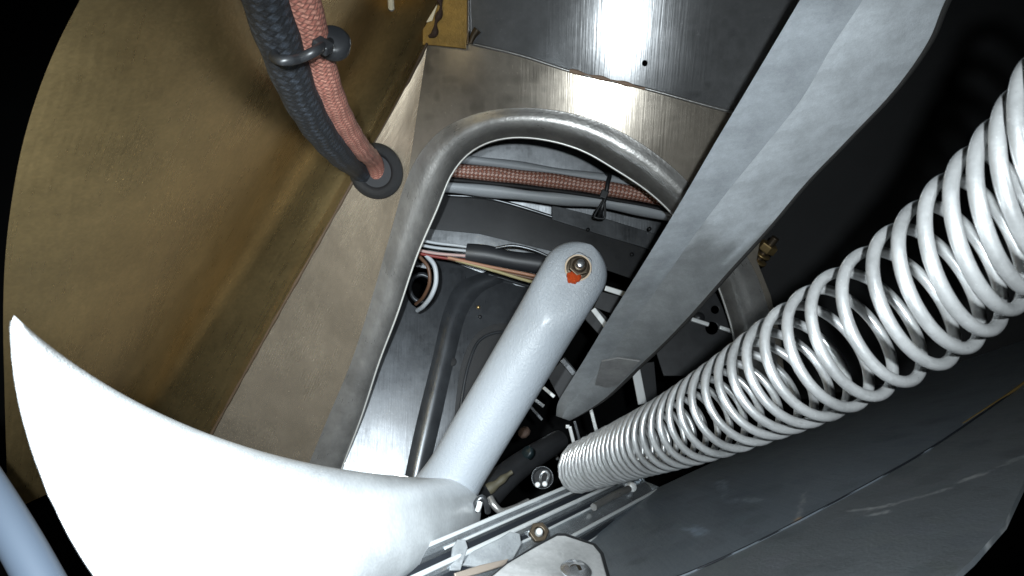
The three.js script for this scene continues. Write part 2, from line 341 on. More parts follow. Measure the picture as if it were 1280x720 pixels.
{
  const t = thing('cable_tie', 'black cable tie with square tail loop around the cables in the opening', 'cable tie');
  mesh('strap', tube([[757, 217, 352], [762, 220, 344], [760, 228, 340.5], [757, 244, 340.5], [752, 262, 341], [749, 272, 346]].map((q) => P(...q)), 1.25, { n: 40, k: 10 }), M.nylon, t);
  mesh('lock_head', bar(P(757, 238, 339), P(753, 248, 339), 4.2, 2.4, V(0, 0, 1)), M.nylon, t);
  mesh('tail_loop', tube([[753, 252, 339], [744, 268, 339], [743, 271, 339], [755, 273, 339], [756, 270, 339], [756, 254, 339]].map((q) => P(...q)), 0.7, { n: 40, k: 8 }), M.nylon, t);
}
// wire bundle with black sleeve
{
  const t = thing('sleeved_bundle', 'bundle of thin wires with a black sleeve left of the white arm eye', 'wire bundle');
  const ws = [['white', 303, 0], ['white', 309, 1], ['pink', 316, 2], ['red', 320, 1]];
  for (const [c, y, k] of ws) mesh('wire', tube([[505, y - 8, 338], [540, y, 338 - k], [585, y + 6 - k, 338 - k], [620, 319 + k * 2, 337], [690, 332 + k * 2, 337]].map((q) => P(...q)), 0.85, { n: 40, k: 9 }), M[c], t, c + ' wire');
  mesh('sleeve', tube([[583, 316, 336], [610, 319, 336], [640, 325, 336], [680, 331, 336], [710, 338, 336]].map((q) => P(...q)), (s) => 5.2 + 0.3 * Math.sin(s * 11), { n: 40, k: 18 }), M.sleeve, t);
  mesh('wire', tube([[620, 310, 332], [640, 307, 331], [668, 313, 331], [700, 328, 332]].map((q) => P(...q)), 0.8, { n: 30, k: 8 }), M.grey, t);
  mesh('wire', tube([[560, 322, 333], [610, 333, 332], [660, 343, 331], [700, 352, 331]].map((q) => P(...q)), 0.9, { n: 30, k: 8 }), M.orangeWire, t, 'salmon wire under the sleeve');
  mesh('wire', tube([[570, 325, 333], [620, 339, 332], [660, 351, 331], [700, 360, 331]].map((q) => P(...q)), 0.9, { n: 30, k: 8 }), M.yellow, t, 'pale yellow wire under the sleeve');
  mesh('wire', tube([[560, 323, 334], [610, 336, 333], [660, 347, 332], [700, 356, 332]].map((q) => P(...q)), 0.8, { n: 30, k: 8 }), M.brown, t, 'brown wire under the sleeve');
}
// lower plate seen through the opening, with a raised bead
const low = new Plane(V(0.22, 0.31, 1), P(480, 520, 373));
{
  const t = thing('rib_plate', 'dull metal plate with a raised bead seen through the lower left of the opening', 'plate');
  const hole = Array.from({ length: 20 }, (_, i) => [527 + 20 * Math.cos(i * Math.PI / 10), 358 - 28 * Math.sin(i * Math.PI / 10)]);
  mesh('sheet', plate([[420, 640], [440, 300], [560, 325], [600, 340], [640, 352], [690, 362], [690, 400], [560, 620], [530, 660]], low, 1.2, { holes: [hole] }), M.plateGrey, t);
  const bo = along([[498, 640], [505, 600], [520, 530], [540, 450], [556, 385], [572, 355], [610, 338]], 50), bi = along([[528, 640], [534, 600], [550, 530], [568, 450], [584, 392], [602, 366], [630, 352]], 50);
  const pr = [[0, 0], [0.12, 1.0], [0.3, 2.4], [0.5, 3.0], [0.7, 2.4], [0.88, 1.0], [1, 0]];
  mesh('bead', loft(bo.map(([x, y], i) => pr.map(([s, h]) => low.at(x + (bi[i][0] - x) * s, y + (bi[i][1] - y) * s, h + 0.1))), { closed: false }), M.plateGrey, t);
  mesh('top_flange', bar(low.at(610, 342, 1.4), low.at(690, 366, 1.4), 2.6, 3, low.n), M.plateGrey, t);
  const ho = along([[572, 540], [577, 500], [586, 455], [600, 425], [625, 415], [650, 420]], 30);
  mesh('flanged_hole_edge', tube(ho.map(([x, y]) => low.at(x, y, 0.8)), 1.0, { n: 50, k: 10 }), M.plateGrey, t);
  mesh('recess_shade', plate(along([[566, 560], [570, 500], [580, 445], [598, 415], [625, 404], [660, 408]], 24).concat([[650, 420], [600, 560]]), low, 0.5, { lift: 0.45, bevel: 0.1 }), M.rubber, t);  // black plate stands in for the shade inside the curved opening
  const h2 = low.at(565, 452, 0.6);
  mesh('hole_shade', orient(lathe([[0, 0.5], [2.4, 0.4], [3, -0.2], [3, -0.6]], 18), h2, low.n), M.rubber, t);  // dark disc stands in for the shade in a small hole
  for (const [x, y] of [[598, 384], [582, 383], [600, 396]]) mesh('rivet', orient(lathe([[0, 0.9], [0.9, 0.7], [1.3, 0.1], [1.3, -0.4]], 14), low.at(x, y, 0.3), low.n), y === 384 ? M.brass : M.dark, t);
  mesh('foot_highlight', bar(low.at(425, 578, 0.8), low.at(512, 597, 0.8), 1.2, 1.2, low.n), M.edge, t);  // pale bar stands in for the highlight along the plate foot
}
{
  const t = thing('wire_grommet', 'small metal ringed grommet with white and brown wires left of the wire bundle', 'grommet');
  mesh('ring', new THREE.TorusGeometry(7.4 * mm, 1.3 * mm, 10, 40).scale(1, 1.25, 1).applyMatrix4(new THREE.Matrix4().lookAt(low.n, V(0, 0, 0), V(0, 1, 0)).setPosition(low.at(527, 360, 0.8))), M.plateGrey, t);
  mesh('wire', tube([[532, 318, 338], [543, 332, 336], [545, 352, 336], [540, 368, 338], [530, 382, 346], [522, 388, 356]].map((q) => P(...q)), 1.3, { n: 40, k: 12 }), M.white, t, 'white wire curling into the ring');
  mesh('wire', tube([[524, 320, 340], [535, 334, 338], [537, 352, 339], [530, 370, 345], [520, 380, 356]].map((q) => P(...q)), 1.0, { n: 30, k: 10 }), M.brown, t, 'brown wire');
}

// ------------------------------------------------------------------ ribs of the dark tunnel beyond, seen edge-on
function rib(label, px, z, w, m, body) {
  const t = thing('frame_rib', label, 'rib', 'thin bright rib edges in the dark gap beyond the arm');
  const pts = px.map(([x, y]) => P(x, y, z));
  const g = []; for (let i = 0; i + 1 < pts.length; i++) g.push(bar(pts[i], pts[i + 1], w * z / F, 1.6, V(0, 0, 1)));
  mesh('edge', mergeGeometries(g), m, t);
  if (body) { const p = new Plane(V(0, 0, 1), P(px[0][0], px[0][1], z + 3)); mesh('plate', plate(body, p, 1), M.dark, t); }
  settle(t);
}
rib('short bright rib edge just right of the white arm eye', [[756, 360], [797, 373]], 352, 7, M.bright, [[752, 364], [796, 376], [780, 398], [742, 384]]);
rib('short bright slanting rib edge below the white arm eye', [[741, 386], [758, 408]], 358, 7, M.bright, [[744, 382], [766, 404], [750, 420], [730, 398]]);
rib('dim rib edge halfway down the right side of the white arm', [[702, 449], [718, 468]], 368, 7, M.grey, [[706, 446], [724, 468], [700, 500], [684, 470]]);
rib('thin bright rib edge next to the strut tip, upper of two', [[679, 484], [693, 496]], 372, 4.5, M.bright);
rib('grey rib edge next to the strut tip, lower of two', [[667, 498], [680, 508]], 376, 5, M.steel);
rib('faint lowest rib edge between arm and strut tip', [[662, 507], [678, 525]], 380, 4, M.grey);
rib('broad pale bent rib edge between strut and the middle of the spring', [[782, 460], [794, 459], [803, 505]], 340, 11, M.bright, [[796, 455], [818, 452], [824, 520], [806, 520]]);
rib('narrow pale upright rib edge above the spring, right of the strut tip', [[737, 506], [747, 545]], 346, 4.5, M.bright);
rib('bent pale rib edge above the far end of the spring', [[707, 533], [712, 533], [720, 565]], 350, 4.5, M.bright);
rib('dim upright rib edge directly under the strut tip', [[718, 526], [727, 560]], 356, 4, M.grey);
rib('small pale rib edge at the very far end of the spring', [[691, 549], [697, 575]], 352, 4, M.steel);

// ------------------------------------------------------------------ white torque tube and its lever arm
const bezier = (C, s) => { let q = C.map((p) => p.clone()); while (q.length > 1) q = q.slice(1).map((p, i) => q[i].clone().lerp(p, s)); return q[0]; };
const tubeC = [[-25.3, -95.4, -264], [-44.7, -72.9, -176.8], [-67.5, -48.4, -101.3], [-59, -18.3, -46.8]].map((p) => V(...p).multiplyScalar(mm));
const armA = P(555, 616, 266), armB = P(717, 344, 264);
{
  const t = thing('torque_tube', 'white painted torque tube with a round lever arm, bleached by the light at lower left', 'torque tube');
  // a tapered tube, near end cut along the dark round rim of the lens
  const spine = Array.from({ length: 41 }, (_, i) => bezier(tubeC, i / 40)), last = tubeC[3].clone().sub(tubeC[2]); spine.push(tubeC[3].clone().addScaledVector(last, 0.3), tubeC[3].clone().addScaledVector(last, 0.6));
  const fr = frames(spine, 400), R = (s) => 13.2 + 9.8 * Math.pow(Math.min(1, s * 1.14), 0.9), K = 224;
  const skin = (s, j, w = 0) => { const i = Math.max(0, Math.min(399, Math.floor(s * 400))), k = s * 400 - i, a = j / K * 2 * Math.PI, q = (R(s) - w) * mm, A = fr[i], B = fr[i + 1];
    return A.p.clone().lerp(B.p, k).addScaledVector(A.e.clone().lerp(B.e, k), Math.cos(a) * q).addScaledVector(A.f.clone().lerp(B.f, k), Math.sin(a) * q); };
  const cutAt = Array.from({ length: K }, (_, j) => { for (let s = 0.4; s < 1; s += 0.001) { const p = skin(s, j), x = 640 - F * p.x / p.z, y = 360 + F * p.y / p.z; if (Math.hypot(x - 660, y - 370) > 642) return s; } return 0.998; });
  const sm = cutAt.map((_, j) => { let t = 0; for (let d = -2; d <= 2; d++) t += cutAt[(j + d + K) % K]; return t / 5; });
  const tr = [];
  for (const [s0, w] of [[0, 9], [0, 3], [0.004, 1], [0.012, 0]]) tr.push(Array.from({ length: K }, (_, j) => skin(s0, j, w)));
  for (let i = 1; i <= 120; i++) tr.push(Array.from({ length: K }, (_, j) => skin(0.012 + (sm[j] - 0.012) * i / 120, j)));
  tr.push(Array.from({ length: K }, (_, j) => skin(sm[j] - 0.002, j, 0.5)));
  const bore = [];  // added dark lining stands in for the dark lens rim
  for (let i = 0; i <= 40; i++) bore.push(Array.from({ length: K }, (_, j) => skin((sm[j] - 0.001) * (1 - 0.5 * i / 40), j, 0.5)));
  mesh('tube', loft(tr, { caps: false }), M.litPaint, t);
  mesh('bore', loft(bore, { caps: false }), M.rubber, t, 'added dark inside of the cut near end, in place of the dark lens rim');
  // lever arm: round shank that flattens into a rounded eye
  const ax = armB.clone().sub(armA), L = ax.length(); ax.normalize();
  const fw = toCam(armA.clone().add(armB).multiplyScalar(0.5)); fw.sub(ax.clone().multiplyScalar(fw.dot(ax))).normalize();
  const sd = ax.clone().cross(fw), eyeR = 13.8 * mm, rings = [], n = 110, tot = L + eyeR * 0.999;
  for (let i = 0; i <= n; i++) {
    const s = -10 * mm + (tot + 10 * mm) * (i < 80 ? i / 80 * 0.86 : 0.86 + 0.14 * Math.sin((i - 80) / 30 * Math.PI / 2)), past = Math.max(0, s - L);
    let w = 12.5 * mm, th = 12.3 * mm, e = 2;
    const fl = Math.max(0, Math.min(1, (s - (L - 27 * mm)) / (24 * mm))), k = fl * fl * (3 - 2 * fl);
    th = th * (1 - k) + 10 * mm * k; w = 12.5 * mm + (eyeR - 12.5 * mm) * Math.min(1, Math.max(0, s / L)); e = 2 + 3 * k;
    if (past > 0) w = Math.sqrt(Math.max(1e-9, eyeR * eyeR - past * past));
    const flare = Math.max(0, 1 - s / (15 * mm)); w += flare * flare * 1.6 * mm; th += flare * flare * 1 * mm;
    const off = 0.8 * mm * k;   // the flat of the eye is nearly flush with the front of the shank
    rings.push(Array.from({ length: 64 }, (_, j) => {
      const a = j / 64 * 2 * Math.PI, c = Math.cos(a), q = Math.sin(a), m = Math.pow(Math.abs(c) ** e + Math.abs(q) ** e, -1 / e);
      return armA.clone().addScaledVector(ax, s).addScaledVector(sd, c * m * w).addScaledVector(fw, q * m * th + off);
    }));
  }
  const brush = new Brush(loft(rings, { caps: true })); brush.updateMatrixWorld();
  const eye = armB.clone().addScaledVector(sd, -0.0 * mm).addScaledVector(ax, 3.2 * mm);
  const lobes = new THREE.Shape(Array.from({ length: 48 }, (_, i) => { const a = i / 48 * 2 * Math.PI, r = (5.7 + 0.28 * Math.cos(6 * a)) * mm; return new THREE.Vector2(r * Math.cos(a), r * Math.sin(a) * 1.06); }));
  const cg = new THREE.ExtrudeGeometry(lobes, { depth: 0.03, bevelEnabled: false, curveSegments: 4 });
  cg.translate(0, 0, 0.0072); cg.applyMatrix4(new THREE.Matrix4().makeBasis(sd.clone(), ax.clone(), fw.clone()).setPosition(eye));
  const cut = new Brush(cg); cut.updateMatrixWorld();
  let g; { const ev = new Evaluator(); ev.useGroups = false; ev.attributes = ['position', 'uv', 'normal']; g = ev.evaluate(brush, cut, SUBTRACTION).geometry; }
  const arm = mesh('lever_arm', g, M.paint, t);
  mesh('counterbore', orient(lathe([[0, 0], [5.6, 0], [5.6, 0.2]], 32), eye.clone().addScaledVector(fw, 7.25 * mm), fw), M.bronze, arm);
  // weld bead where the arm leaves the tube
  mesh('weld_bead', tube([[521, 601, 254], [540, 606, 247], [560, 616, 246], [578, 628, 250], [590, 641, 258]].map((q) => P(...q)), (s) => 1.2 + 0.16 * Math.sin(s * 110), { n: 80, k: 10 }), M.paint, t);

  const b = thing('pivot_bolt', 'bronze nut and bolt tip with orange torque paint in the white arm eye', 'bolt');
  const base = eye.clone().addScaledVector(fw, 7.4 * mm), tilt = fw.clone().addScaledVector(ax, 0.2).addScaledVector(sd, 0).normalize();
  mesh('washer', orient(lathe([[2, 0], [4.9, 0], [4.9, 0.9], [2, 0.9], [2, 0]], 32), base, tilt), M.bronze, b);
  mesh('shim', orient(lathe([[0, 0], [2.5, 0], [2.5, 1.6], [0, 1.6]], 20), base.clone().addScaledVector(ax, -2.6 * mm).addScaledVector(sd, 0.5 * mm), tilt), M.cream, b);
  mesh('nut', orient(hexNut(7.4, 3.2, 1.8), base.clone().addScaledVector(tilt, 0.9 * mm), tilt, 0.3), M.bronze, b);
  mesh('nut_collar', orient(lathe([[1.7, 0], [3, 0], [2.9, 1.6], [2.3, 2.1], [1.7, 2.1]], 24), base.clone().addScaledVector(tilt, 4.1 * mm), tilt), M.bronze, b);
  const rows = [[0, 8.4], [1.2, 8.4], [1.7, 8]]; for (let i = 0; i < 8; i++) rows.push([1.7, 7.6 - i * 0.6], [1.45, 7.3 - i * 0.6]);
  mesh('shank', orient(lathe(rows, 20), base, tilt), M.steel, b);
  const sp = new THREE.SphereGeometry(2.7 * mm, 26, 18), q = sp.attributes.position;
  for (let i = 0; i < q.count; i++) { const v = V(q.getX(i), q.getY(i), q.getZ(i)), k = 1 + 0.34 * (N[1](0.5 + v.x * 90, 0.5 + v.y * 90) - 0.5) + 0.2 * Math.sin(v.x * 2600) * Math.cos(v.y * 2300); v.multiplyScalar(k); q.setXYZ(i, v.x, v.y, v.z); }
  sp.computeVertexNormals(); sp.scale(1.05, 0.5, 0.95);
  mesh('torque_paint', orient(sp, eye.clone().addScaledVector(ax, -4.6 * mm).addScaledVector(sd, 0.4 * mm).addScaledVector(fw, 10.9 * mm), fw), M.seal, b, 'orange blob of torque seal paint');
}

// ------------------------------------------------------------------ grey strut
{
  const t = thing('strut', 'long scuffed grey strut running diagonally from the top right to the arm', 'strut');
  // left edge, ridge, right edge, distance
  const S = [
    [[1058, -98], [1130, -92], [1232, -96], 128], [[1000, 0], [1077, 2], [1180, 4], 148], [[968, 54], [1040, 58], [1160, 52], 158], [[930, 118], [1003, 122], [1118, 112], 171], [[893, 180], [956, 182], [1058, 176], 185],
    [[860, 237], [912, 236], [1008, 228], 199], [[832, 284], [876, 283], [960, 285], 214], [[805, 328], [846, 326], [910, 340], 231], [[780, 368], [818, 366], [866, 390], 249], [[754, 410], [785, 412], [832, 426], 268],
    [[730, 450], [760, 450], [792, 464], 288], [[710, 482], [732, 484], [756, 498], 304], [[697, 505], [710, 508], [728, 517], 316], [[695, 520], [702, 522], [712, 526], 322]];
  const sec = (k) => S.map((s) => k(s));
  const curve = (f) => new THREE.CatmullRomCurve3(sec(f), false, 'centripetal').getPoints(90);
  const l = curve((s) => P(s[0][0], s[0][1], s[3] * 1.012)), r = curve((s) => P(s[1][0], s[1][1], s[3] * 0.985)), q = curve((s) => P(s[2][0], s[2][1], s[3]));
  const lr = [], rq = [];
  for (let i = 0; i <= 90; i++) {
    lr.push(Array.from({ length: 9 }, (_, j) => l[i].clone().lerp(r[i], j / 8).addScaledVector(toCam(r[i]), Math.sin(j / 8 * Math.PI) * 0.5 * mm)));
    rq.push(Array.from({ length: 13 }, (_, j) => r[i].clone().lerp(q[i], j / 12).addScaledVector(toCam(r[i]), (Math.sin(j / 12 * Math.PI) * 0.9 + 0.02) * mm)));
  }
  const rubbed = (rows, from, dark, edge) => {   // paint rubbed thin towards the lower end, along an uneven edge
    const g = loft(rows, { closed: false }), m = rows[0].length, c = [];
    rows.forEach((r, i) => r.forEach((p, j) => { const k = Math.max(0, Math.min(1, (i - from + 7 * (N[1](j / m * 0.7, i / 90 * 2) - 0.5)) / edge)), q = 1 - dark * k * k * (3 - 2 * k); c.push(q, q * (1 - 0.015 * k), q * (1 - 0.04 * k)); }));
    g.setAttribute('color', new THREE.Float32BufferAttribute(c, 3)); return g;
  };
  mesh('left_face', rubbed(lr, 46, 0.3, 12), M.strutShaded, t, 'left face coloured darker for its shade');
  mesh('right_face', rubbed(rq, 41, 0.55, 5), M.strut, t, 'right face coloured paler for its light, rubbed dark towards its lower end');
  const outw = (i) => q[i].clone().sub(r[i]).normalize();
  mesh('edge_strip', loft(q.map((p, i) => { const w = (i < 70 ? 1.7 : 1.7 * (90 - i) / 20 + 0.2) * mm, o = outw(i), d = toCam(p);
    return [p.clone().addScaledVector(d, 0.2 * mm), p.clone().addScaledVector(o, w * 0.7).addScaledVector(d, 0.0), p.clone().addScaledVector(o, w).addScaledVector(d, -1 * mm), p.clone().addScaledVector(o, w * 0.9).addScaledVector(d, -4 * mm), p.clone().addScaledVector(d, -4 * mm)]; }), { closed: true, caps: true }), M.darkEdge, t, 'dark strip along the right edge');
  mesh('back', loft(l.map((p, i) => [p, p.clone().addScaledVector(toCam(p), -3.5 * mm), q[i].clone().addScaledVector(toCam(q[i]), -4 * mm)]), { closed: false }), M.strutBare, t);
  // lapped lug near the lower end
  const low2 = Plane.through(P(785, 412, 262), P(738, 484, 300), P(797, 464, 284));
  mesh('lug', plate([[752, 452], [772, 448], [800, 452], [770, 484], [742, 486]], low2, 1.0, { lift: 0.6 }), M.strutBare, t);
}

// ------------------------------------------------------------------ coil spring
{
  const t = thing('coil_spring', 'long pale grey coil spring reaching from the right edge into the distance', 'spring');
  const C = [[27.0, -72.2, -248.7], [41.3, -51.3, -202.0], [46.7, -36.5, -164.6], [50.2, -21.8, -128.9], [52.9, -9.5, -101.4], [58.6, -1.1, -89.1], [60.6, 6.6, -79.0], [62.5, 12.3, -74.5], [63.9, 18.0, -71.5], [65.3, 23.7, -68.5], [66.7, 29.4, -65.5]].map((p) => V(...p).multiplyScalar(mm));
  const A = [[0.4, 0.04, 0.9], [0.423, 0.227, 0.877], [0.339, 0.288, 0.896], [0.247, 0.533, 0.809], [0.381, 0.432, 0.817], [0.424, 0.37, 0.827], [0.492, 0.243, 0.836], [0.514, 0.176, 0.84], [0.494, 0.141, 0.858], [0.494, 0.141, 0.858], [0.494, 0.141, 0.858]].map((p) => V(...p));
  const turns = new THREE.CatmullRomCurve3([0, 15, 21.3, 26.2, 30.8, 33.7, 36.4, 38.4, 40.1, 41.8, 43.4].map((p) => V(p, 0, 0)), false, 'catmullrom');
  const cc = new THREE.CatmullRomCurve3(C, false, 'centripetal'), ca = new THREE.CatmullRomCurve3(A, false, 'catmullrom');
  const R = 9.75, wire = 0.87, path = [];
  for (let i = 0; i <= 2200; i++) {
    const t = i / 2200, p = cc.getPoint(t), d = ca.getPoint(t).normalize(), u = V(0, 0, 1).sub(d.clone().multiplyScalar(d.z)).normalize(), v = d.clone().cross(u), ph = turns.getPoint(t).x * 2 * Math.PI + 2.2;
    path.push(p.addScaledVector(u, Math.cos(ph) * R * mm).addScaledVector(v, -Math.sin(ph) * R * mm));
  }
  const rings = path.map((p, j) => {
    const d = path[Math.min(path.length - 1, j + 1)].clone().sub(path[Math.max(0, j - 1)]).normalize();
    const o = V(0, 0, 1).sub(d.clone().multiplyScalar(d.z)).normalize(), b = d.clone().cross(o);
    return Array.from({ length: 12 }, (_, q) => p.clone().addScaledVector(o, Math.cos(q * Math.PI / 6) * wire * mm).addScaledVector(b, Math.sin(q * Math.PI / 6) * wire * mm));
  });
  mesh('coil', loft(rings, { caps: true }), M.spring, t);
  // hook and anchor at the far end
  const h = thing('spring_anchor', 'small dark ringed bolt with bright tip at the far end of the spring', 'bolt');
  const at = P(678, 597, 262), ax = toCam(at);
  mesh('cup', orient(lathe([[3.4, 0], [4.6, 0], [4.7, 2.4], [4.3, 2.6], [3.4, 0.6]], 28), at, ax), M.grey, h);
  mesh('core', orient(lathe([[0, 0.4], [3.4, 0.4]], 20), at, ax), M.rubber, h);
  mesh('hook', tube([[676, 604, 258], [676, 594, 256], [681, 589, 256], [686, 593, 256], [683, 603, 257]].map((q) => P(...q)), 0.75, { n: 24, k: 8 }), M.steel, h);
  for (const [x, y] of [[672, 606], [681, 605]]) { const c = P(x, y, 255); mesh('pin', new THREE.SphereGeometry(1.15 * mm, 14, 10).translate(c.x, c.y, c.z), M.bright, h); }
}

// ------------------------------------------------------------------ fittings between strut and spring
{
  const t = thing('brass_bolt', 'brass bolt with stacked washers on the black bulkhead right of the strut', 'bolt');
  const a = P(946, 327, 300), b = P(972, 294, 292), d = b.clone().sub(a).normalize();
  mesh('washer', orient(lathe([[1.5, 0], [4.4, 0], [4.4, 1.4], [1.5, 1.4]], 24), a, d), M.brass, t);
  mesh('washer', orient(lathe([[1.5, 0], [4.0, 0], [4.0, 1.2], [1.5, 1.2]], 24), a.clone().addScaledVector(d, 3.6 * mm), d), M.brass, t);
  mesh('nut', orient(hexNut(7.5, 4, 1.8), a.clone().addScaledVector(d, 6.6 * mm), d, 0.4), M.brass, t);
  const rows = [[0, 15], [1.8, 14.6]]; for (let i = 0; i < 12; i++) rows.push([2, 14 - i * 1.1], [1.6, 13.5 - i * 1.1]);
  mesh('shank', orient(lathe(rows, 20), a, d), M.bronze, t);
}
{
  const p = new Plane(V(-0.05, 0.2, 1), P(880, 405, 325));
  const t = thing('hinge_bracket', 'small black bracket with a shiny bar and holes between strut and spring', 'bracket');
  const hole = (x, y, r) => Array.from({ length: 14 }, (_, i) => [x + r * Math.cos(i * Math.PI / 7), y - r * Math.sin(i * Math.PI / 7)]);
  mesh('plate', plate([[820, 440], [860, 372], [895, 366], [918, 415], [930, 440], [880, 470], [830, 470]], p, 1.5, { holes: [hole(894, 387, 5), hole(890, 410, 8)] }), M.dark, t);
  mesh('bar', bar(p.at(864, 399, 2), p.at(886, 406, 2), 2.2, 2.2, p.n), M.bright, t);
  mesh('bar', bar(p.at(899, 409, 2), p.at(917, 415, 2), 2, 2, p.n), M.bright, t);
  mesh('screw', orient(lathe([[0, 1.2], [1.2, 1], [1.8, 0], [1.8, -0.4]], 16), p.at(866, 386, 0.6), p.n), M.brass, t);
  mesh('screw', orient(lathe([[0, 1.4], [2.2, 1], [3, 0], [3, -0.4]], 16), p.at(874, 397, 0.4), p.n), M.dark, t);
}

// ------------------------------------------------------------------ rubber grommet and the two tied cables
{
  const t = thing('rubber_grommet', 'black rubber grommet where the two thick cables enter the web panel', 'grommet');
  const c = web.at(470, 214, 2.2);
  mesh('ring', orient(lathe([[7.6, 0.2], [8, 1.8], [9.6, 2.8], [11.8, 2.2], [13.2, 0.9], [13.4, 0.2], [7.6, 0.2]], 40), c, web.n), M.rubber, t);
  mesh('bore', orient(lathe([[0, 0.4], [8.5, 0.4]], 30), c, web.n), M.sleeve, t);  // black disc stands in for the shade inside the hole
}
const zWall = (x, y, lift, i) => { const w = -side.at(x, y, lift).z / mm, b = -web.at(x, y, i > 6 ? -4 : 7).z / mm; return i > 5 ? b : Math.min(w, b); };
cable('black_cable', 'thick black braided cable hanging from the top edge into the rubber grommet', [[318, -60], [334, 0], [350, 52], [371, 110], [398, 160], [425, 192], [446, 210], [458, 222]].map(([x, y], i) => [x, y, zWall(x, y, 9 - i * 0.3, i)]), (t) => 5.5 - 0.5 * t + 0.15 * Math.sin(t * 60), M.blackBraid, { n: 120, k: 22 });
cable('salmon_cable', 'salmon pink braided cable beside the black cable, both into the grommet', [[358, -60], [376, 0], [392, 50], [408, 105], [428, 150], [450, 184], [468, 204], [474, 224]].map(([x, y], i) => [x, y, zWall(x, y, 13 - i * 0.5, i)]), (t) => 4.4 - 0.4 * t + 0.1 * Math.sin(t * 70), M.salmon, { n: 120, k: 22 });
{
  const t = thing('cable_tie', 'black cable tie with round head binding the black and salmon cables', 'cable tie');
  mesh('strap', tube([[346, 62, 9], [343, 72, 14], [356, 76, 18.5], [374, 73, 19], [390, 66, 21], [405, 57, 20], [415, 50, 14], [412, 46, 9]].map(([x, y, l]) => side.at(x, y, l)), 1.15, { n: 50, k: 10 }), M.nylon, t);
  const h = side.at(416, 54, 17);
  mesh('lock_head', orient(lathe([[0, 2.8], [3.2, 2.6], [4.4, 1.2], [4.4, -1.2], [3.2, -2.6], [0, -2.8]], 26), h, V(0.35, 0.3, 1)), M.nylon, t);
  mesh('ratchet_box', bar(side.at(398, 61, 20), side.at(409, 54, 20), 4.2, 2.6, V(0, 0, 1)), M.nylon, t);
}

// ------------------------------------------------------------------ skin panels below the spring
const floor = Plane.through(P(900, 720, 150), P(800, 620, 285), P(1270, 480, 230));
function worn(list, base) {   // dark painted skin with scuffs, in metres on the floor plane
  const n = 1024, c = document.createElement('canvas'); c.width = c.height = n; const g = c.getContext('2d');
  const size = 0.5, U = (x, y) => { const p = floor.to(floor.at(x, y)); return [(p.x / size + 0.5) * n, (0.5 - p.y / size) * n]; };
  g.fillStyle = base; g.fillRect(0, 0, n, n);
  for (let i = 0; i < 5000; i++) { const k = rnd(); g.fillStyle = `rgba(${k < 0.5 ? '10,11,13' : '120,128,140'},${0.02 + rnd() * 0.05})`; g.beginPath(); g.arc(rnd() * n, rnd() * n, 1 + rnd() * 9, 0, 7); g.fill(); }
  for (const [x0, y0, x1, y1, w, a, col] of list) {
    const p = U(x0, y0), q = U(x1, y1);
    for (let i = 0; i < 60; i++) { const s = rnd(), e = Math.min(1, s + 0.05 + rnd() * 0.12), j = (k) => (rnd() - 0.5) * w * 1.4 * k;
      g.strokeStyle = `rgba(${col},${a * rnd()})`; g.lineWidth = w * (0.15 + rnd() * 0.4); g.beginPath();
      g.moveTo(p[0] + (q[0] - p[0]) * s + j(1), p[1] + (q[1] - p[1]) * s + j(1)); g.lineTo(p[0] + (q[0] - p[0]) * e + j(1), p[1] + (q[1] - p[1]) * e + j(1)); g.stroke(); }
  }
  const t = new THREE.CanvasTexture(c); t.colorSpace = THREE.SRGBColorSpace; t.wrapS = t.wrapT = THREE.RepeatWrapping; t.repeat.set(1 / size, 1 / size); t.offset.set(0.5, 0.5); t.flipY = true; t.needsUpdate = true;
  return t;
}
const skinMat = (m) => mat([1, 1, 1], 0.55, 0.1, { map: m, roughnessMap: rep(tRough, 12), bumpMap: rep(tGrain, 14), bumpScale: 0.00006 });
{
  const o = thing('upper_skin', 'blue grey skin panel beneath the spring, above the seam', 'skin panel');
  const seam = [[680, 790], [760, 752], [860, 716], [930, 685], [1000, 650], [1090, 602], [1160, 562], [1300, 466]];
  mesh('sheet', plate([[690, 700], [712, 664], [800, 620], [860, 592], [960, 546], [1100, 470], [1320, 350]].concat(seam.slice().reverse()), floor, 1, { bevel: 0, lift: 0.5 }), skinMat(worn([[1008, 612, 998, 655, 3, 0.3, '170,170,170'], [900, 600, 915, 630, 8, 0.25, '150,160,175'], [1000, 650, 996, 656, 4, 0.45, '170,140,110'], [930, 625, 950, 628, 6, 0.25, '150,160,170'], [860, 660, 880, 670, 8, 0.3, '150,165,185']], '#6b7279')), o);
  mesh('seam_gap', tube(seam.map(([x, y]) => floor.at(x, y, 0.35)), 0.3, { n: 80, k: 8 }), M.groove_shade, o);
  mesh('sealant_edge', tube([[1204, 529], [1232, 511], [1260, 493], [1300, 464]].map(([x, y]) => floor.at(x, y, 0.5)), (s) => 0.2 + 0.5 * s, { n: 20, k: 8 }), M.ochre, o, 'ochre sealant at the far right of the seam');
}
{
  const o = thing('lower_skin', 'dark grey skin panel with pale scratches at the bottom right, below the seam', 'skin panel');
  mesh('sheet', plate([[660, 800], [690, 786], [760, 751], [860, 715], [930, 684], [1000, 649], [1090, 601], [1160, 561], [1310, 458], [1300, 520], [1286, 590], [1255, 655], [1215, 700], [1165, 745], [1120, 790]], floor, 1, { bevel: 0, lift: 0.1 }), skinMat(worn([[1055, 640, 1090, 636, 3, 0.25, '190,190,190'], [1080, 640, 1150, 622, 4, 0.35, '170,170,170'], [1150, 622, 1190, 610, 3, 0.25, '190,190,190'], [1200, 602, 1232, 592, 4, 0.35, '170,170,170'], [1232, 592, 1290, 566, 3, 0.25, '190,190,190'], [1085, 645, 1110, 640, 4, 0.2, '190,190,190']], '#666a6d')), o);  // right corner cut off to leave the dark rim of the lens
}

